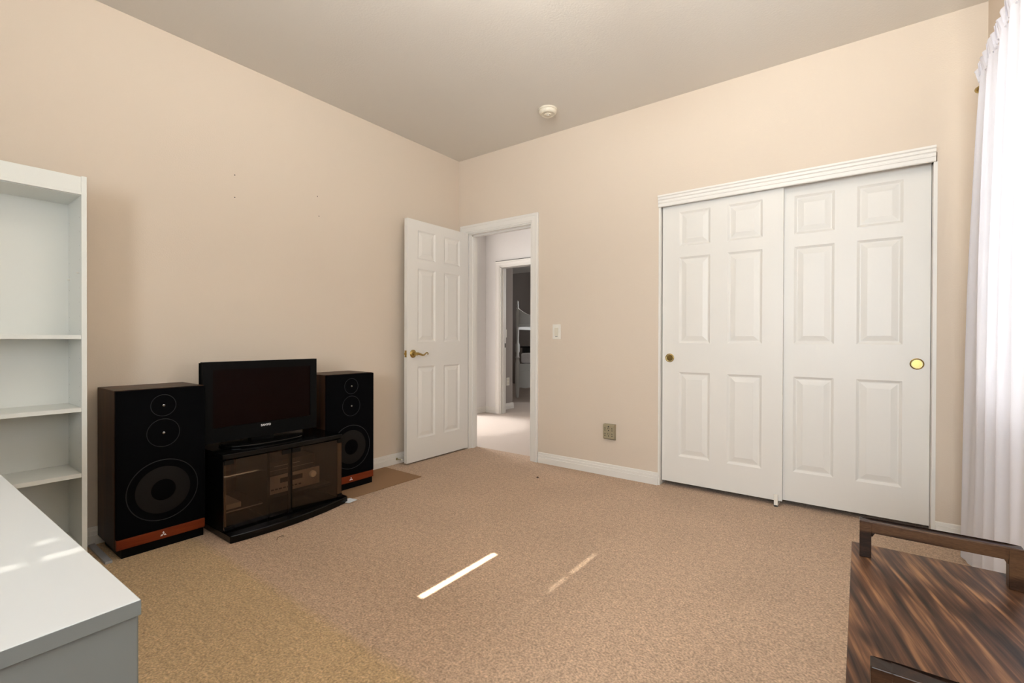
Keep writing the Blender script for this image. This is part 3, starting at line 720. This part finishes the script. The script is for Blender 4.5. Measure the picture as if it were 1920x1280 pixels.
# ------------------------------------------------------------------ serving cart, lower right
TX0, TX1, SY0, SY1, SZ = 3.117, 3.443, -2.57, -1.765, 0.50
t = thing('serving_cart', ((TX0+TX1)/2, (SY0+SY1)/2, 0), 'dark walnut serving cart with raised end rails in the right foreground', 'serving cart')
obj('cart_top', B((TX0, TX1, SY0, SY1, SZ-0.018, SZ)), M['cart_wood'], t, bevel=0.0015)
for yy, RO0, RO1 in ((-1.850, 3.134, 3.424), (-2.507, 3.147, 3.413)):
    nm = 'end_rail'; rb = bmesh.new(); w = 0.024
    # mitred frame: two posts and a bar, with small coved brackets in the corners
    box(rb, RO0, RO0+w, yy-0.013, yy+0.017, SZ, SZ+0.092); box(rb, RO1-w, RO1, yy-0.013, yy+0.017, SZ, SZ+0.092)
    box(rb, RO0+w, RO1-w, yy-0.013, yy+0.017, SZ+0.064, SZ+0.092)
    for xa, sg in ((RO0+w, 1), (RO1-w, -1)):
        prism(rb, [(xa, SZ+0.064), (xa+sg*0.008, SZ+0.064), (xa+sg*0.005, SZ+0.059), (xa+sg*0.003, SZ+0.055), (xa, SZ+0.053)], yy-0.009, yy+0.013, 'y')
    bmesh.ops.remove_doubles(rb, verts=rb.verts, dist=1e-6)
    obj(nm, rb, M['cart_rail'], t, bevel=0.002)
for xa in (TX0+0.004, TX1-0.034):
    for ya in (-2.50, -1.86):
        lg = obj('leg', B((xa, xa+0.030, ya-0.015, ya+0.015, 0.055, SZ-0.0185)), M['cart_rail'], t, bevel=0.002)
        cb = bmesh.new(); lathe(cb, [(0.024, -0.009), (0.024, 0.009)], (xa+0.015, ya, 0.026), (1, 0, 0), 20); box(cb, xa+0.009, xa+0.021, ya-0.006, ya+0.006, 0.03, 0.055)
        obj('caster', cb, M['black_satin'], lg)
obj('lower_shelf', B((TX0+0.004, TX1-0.004, SY0+0.02, SY1-0.02, 0.16, 0.178)), M['cart_wood'], t, bevel=0.0015)
ap = B((TX0+0.012, TX0+0.026, SY0+0.05, SY1-0.05, SZ-0.06, SZ-0.0185), (TX1-0.026, TX1-0.012, SY0+0.05, SY1-0.05, SZ-0.06, SZ-0.0185)); obj('apron', ap, M['cart_rail'], t)

# ------------------------------------------------------------------ curtain, rod and blind at the right window
RZ, RXX = 2.185, 3.545
t = thing('sheer_curtain', (RXX, -0.75, RZ), 'sheer white floor-length curtain with a ruffled heading on the right window', 'curtain')
def curt(y0a, y0b, y1, z0, z1, nu, nz, amp, ph=0.0, zfun=None, folds=9):
    bm = bmesh.new(); rows = []
    for k in range(nz+1):
        f = k/nz; z = z1 + (z0-z1)*f
        row = []
        for i in range(nu+1):
            u = i/nu
            e = f**1.25
            y = (y0a + (y0b-y0a)*min(1, f**0.62)) * (1-u) + y1*u
            a = amp*(0.55+0.45*min(1, f*2.5))
            x = RXX + a*math.sin(2*PI*folds*u + ph + 0.5*math.sin(3*f+u*7)) + 0.35*a*math.sin(2*PI*folds*2.3*u + 1.3 + 0.8*f)
            row.append(bm.verts.new((x, y, zfun(u, z) if zfun else z)))
        rows.append(row)
    for A, C in zip(rows, rows[1:]):
        for i in range(nu): bm.faces.new((A[i], A[i+1], C[i+1], C[i]))
    return bm
obj('panel', curt(-0.50, -0.10, -1.27, 0.012, RZ-0.01, 220, 60, 0.017, 0.4, None, 5), M['sheer'], t, smooth=True)
hb = bmesh.new(); rows = []
for k in range(5):
    row = []
    for i in range(261):
        u = i/260; y = -0.495 + (-1.27+0.495)*u
        ru = math.sin(u*150)*0.5 + math.sin(u*97+1)*0.5
        x = RXX - 0.004 + 0.009*math.sin(2*PI*26*u)*(0.4+0.3*k) + 0.002*ru
        z = RZ - 0.02 + 0.0155*k + (0.010*ru if k == 4 else 0)
        row.append(hb.verts.new((x, y - 0.006*k*math.sin(u*130), z)))
    rows.append(row)
for A, C in zip(rows, rows[1:]):
    for i in range(260): hb.faces.new((A[i], A[i+1], C[i+1], C[i]))
obj('ruffled_heading', hb, M['sheer'], t, smooth=True)
t = thing('curtain_rod', (RXX, -1.9, RZ-0.01), 'thin brass curtain rod with a small end knob above the right window', 'curtain rod')
RDX = RXX+0.015
rb = bmesh.new(); tube(rb, [(RDX, -0.40, RZ+0.003), (RDX, -3.5, RZ+0.003)], 0.005, 12); obj('rod', rb, M['brass'], t, smooth=True)
rb = bmesh.new(); lathe(rb, [(0.006, 0), (0.010, 0.004), (0.006, 0.008), (0.013, 0.016), (0.016, 0.025), (0.013, 0.034), (0.006, 0.041), (0, 0.043)], (RDX, -0.40, RZ+0.003), (0, 1, 0), 24); obj('end_knob', rb, M['brass'], t, smooth=True)
for y in (-0.56, -2.0, -3.45): obj('bracket', B((RDX, RX, y-0.006, y+0.006, RZ-0.012, RZ+0.002)), M['brass'], t)

t = thing('stripe_blind', (RX+0.03, (WY0+WY1)/2, WZ1), 'unseen white slat blind added in the right window, gapped for the sun stripes', 'blind')
slits = [(1.7035, 0.0, 0.0168, -2.045, -1.562), (2.096, 0.0, 0.0088, -1.50, -1.182), (2.096, 0.0, 0.0024, -1.70, -1.55), (2.096, 0.0, 0.0014, -2.05, -1.78),
         (2.215, 0.74, 0.0087, -3.215, -3.172), (2.215, 0.74, 0.0025, -3.262, -3.236), (2.139, 0.74, 0.0087, -3.21, -3.192), (2.139, 0.74, 0.0004, -3.185, -3.166), (1.87, 0.74, 0.0086, -3.222, -3.186)]
BX = RX+0.035
gaps = sorted([(zf + (BX-x)*SUN_T, h, ya, yb) for x, zf, h, ya, yb in slits])
# unseen blind of overlapping slats, added with gaps shaped to throw the sun stripes
zs = sorted({WZ0, WZ1, *[round(g[0]-g[1]/2, 6) for g in gaps], *[round(g[0]+g[1]/2, 6) for g in gaps]})
yc = sorted({WY0, WY1, *[g[2] for g in gaps], *[g[3] for g in gaps]})
sb = bmesh.new()
for i in range(len(zs)-1):
    zm = (zs[i]+zs[i+1])/2
    op = [g for g in gaps if g[0]-g[1]/2 < zm < g[0]+g[1]/2]
    start = WY0; segs = []
    for g in sorted(op, key=lambda g: g[2]):
        segs.append((start, g[2])); start = g[3]
    segs.append((start, WY1))
    for a, b in segs:
        if op: box(sb, BX-0.0006, BX+0.0006, a, b, zs[i], zs[i+1])
        else:
            nsl = max(1, round((zs[i+1]-zs[i])/0.024)); hh = (zs[i+1]-zs[i])/nsl
            for k in range(nsl):
                za, zb = zs[i]+k*hh, zs[i]+(k+1)*hh
                prism(sb, [(BX+0.0035, za-0.001), (BX-0.0045, zb), (BX-0.0035, zb), (BX+0.0045, za-0.001)], a, b, 'y')
obj('slats', sb, M['blind'], t)
obj('head_rail', B((BX-0.018, BX+0.018, WY0+0.005, WY1-0.005, WZ1-0.035, WZ1-0.001)), M['blind'], t)

# ------------------------------------------------------------------ thread and lint on the carpet
tb = bmesh.new(); tube(tb, [(0.702, -2.125, 0.003), (0.690, -2.118, 0.004), (0.682, -2.104, 0.006), (0.680, -2.088, 0.005), (0.686, -2.078, 0.003)], 0.0013, 6)
tag(obj('thread', tb, M['thread']), 'curled dark thread on the carpet in front of the media cabinet', 'thread')
lb = bmesh.new(); lathe(lb, [(0.009, 0), (0.010, 0.002), (0.005, 0.006), (0, 0.007)], (1.172, -0.381, 0.0), (0, 0, 1), 9)
tag(obj('lint', lb, M['thread']), 'small dark piece of lint on the carpet near the doorway', 'lint')

# ------------------------------------------------------------------ bunk bed, dresser and lamp seen through the far doorway
PY = 3.47
t = thing('bunk_bed', (-1.15, PY+0.9, 0), 'white bunk bed with turned corner post seen through the far doorway', 'bed')
def post(x, y):
    p = bmesh.new()
    prof = [(0.020, 0), (0.028, 0.05), (0.036, 0.22), (0.040, 0.30), (0.040, 0.62), (0.034, 0.66), (0.030, 0.70), (0.040, 0.72), (0.030, 0.74), (0.026, 0.80), (0.038, 0.83),
            (0.038, 0.95), (0.026, 0.98), (0.022, 1.02), (0.026, 1.20), (0.034, 1.27), (0.034, 1.55), (0.020, 1.58), (0.026, 1.60), (0.014, 1.63), (0.020, 1.66), (0.012, 1.70), (0.016, 1.715), (0, 1.75)]
    lathe(p, prof, (x, y, 0), (0, 0, 1), 16); return p
BL, BR2 = -1.812, -0.75
for (x, y) in ((BL, PY), (BR2, PY), (BL, PY+1.5), (BR2, PY+1.5)): obj('post', post(x, y), M['bed_white'], t, smooth=True)
def endpanel(y):
    p = bmesh.new(); n = 24
    top = []
    for i in range(n+1):
        u = i/n; x = BL+0.02 + (BR2-BL-0.04)*u
        z = 1.60 - 0.13*math.sin(PI*min(1, u*3.2)/2) if u < 0.3125 else (1.47 + 0.16*math.sin(PI*(u-0.3125)/0.375) if u < 0.6875 else 1.60-0.13*math.sin(PI*min(1, (1-u)*3.2)/2))
        top.append((x, z))
    prism(p, [(BL+0.02, 1.30)] + top + [(BR2-0.02, 1.30)], y-0.012, y+0.012, 'y'); return p
def lowpanel(y):
    p = bmesh.new(); n = 20; bot = []
    for i in range(n+1):
        u = i/n; x = BL+0.02 + (BR2-BL-0.04)*u
        bot.append((x, 0.16 + 0.05*math.sin(PI*u)**0.5 + 0.015*math.cos(6*PI*u)))
    prism(p, [(BL+0.02, 0.61)] + [(a, b) for a, b in bot] + [(BR2-0.02, 0.61)], y-0.012, y+0.012, 'y'); return p
for y in (PY, PY+1.5):
    obj('upper_end_panel', endpanel(y), M['bed_white'], t)
    obj('upper_rail', B((BL+0.02, BR2-0.02, y-0.028, y+0.02, 1.27, 1.31)), M['bed_white'], t, bevel=0.006)
    lp = obj('lower_end_panel', lowpanel(y), M['bed_white'], t)
    mb = bmesh.new(); tube(mb, [(BL+0.08 + (BR2-BL-0.16)*i/16, y-0.013, 0.47 + 0.055*math.sin(PI*i/16)) for i in range(17)], 0.007, 6); obj('moulding', mb, M['bed_white'], lp)
for x in (BL, BR2):
    obj('side_rail', B((x-0.012, x+0.012, PY+0.03, PY+1.47, 1.22, 1.36)), M['bed_white'], t); obj('side_rail', B((x-0.012, x+0.012, PY+0.03, PY+1.47, 0.42, 0.60)), M['bed_white'], t)
tag(obj('mattress', B((BL+0.045, BR2-0.045, PY+0.03, PY+1.47, 0.615, 0.80)), M['bedding'], bevel=0.03), 'white bedding on the lower bunk seen through the far doorway', 'mattress')
t = thing('dresser', (-1.7, 5.5, 0), 'dark dresser at the back of the dim far room', 'dresser')
obj('body', B((-2.9, -1.6, 5.15, 5.58, 0.0, 0.86)), M['dark_grey'], t); obj('top', B((-2.93, -1.57, 5.12, 5.58, 0.86, 0.89)), M['dark_slot'], t)
lx, ly = -2.44, 5.3
t = thing('desk_lamp', (lx, ly, 0.89), 'small dark lamp with round head in the dim far room', 'lamp')
lb = bmesh.new(); lathe(lb, [(0.08, 0), (0.08, 0.015), (0.02, 0.03)], (lx, ly, 0.89), (0, 0, 1), 20); obj('base', lb, M['dark_grey'], t)
lb = bmesh.new(); tube(lb, [(lx, ly, 0.90), (lx+0.01, ly, 1.05), (lx, ly, 1.20)], 0.010, 8); obj('stem', lb, M['dark_grey'], t)
lb = bmesh.new(); lathe(lb, [(0.03, -0.06), (0.085, -0.03), (0.10, 0.02), (0.095, 0.04), (0, 0.03)], (lx, ly, 1.27), (0.3, -0.9, -0.1), 24); obj('head', lb, M['thread'], t, smooth=True)
cb = bmesh.new(); rows = []
for k in range(2):
    rows.append([cb.verts.new((-2.75 + 0.9*i/80, 5.52 + 0.03*math.sin(i*0.9), (2.5, 1.5)[k])) for i in range(81)])
for i in range(80): cb.faces.new((rows[0][i], rows[0][i+1], rows[1][i+1], rows[1][i]))
tag(obj('valance', cb, M['mauve_cloth'], smooth=True), 'dull mauve hanging cloth on the far wall of the dim room', 'curtain')
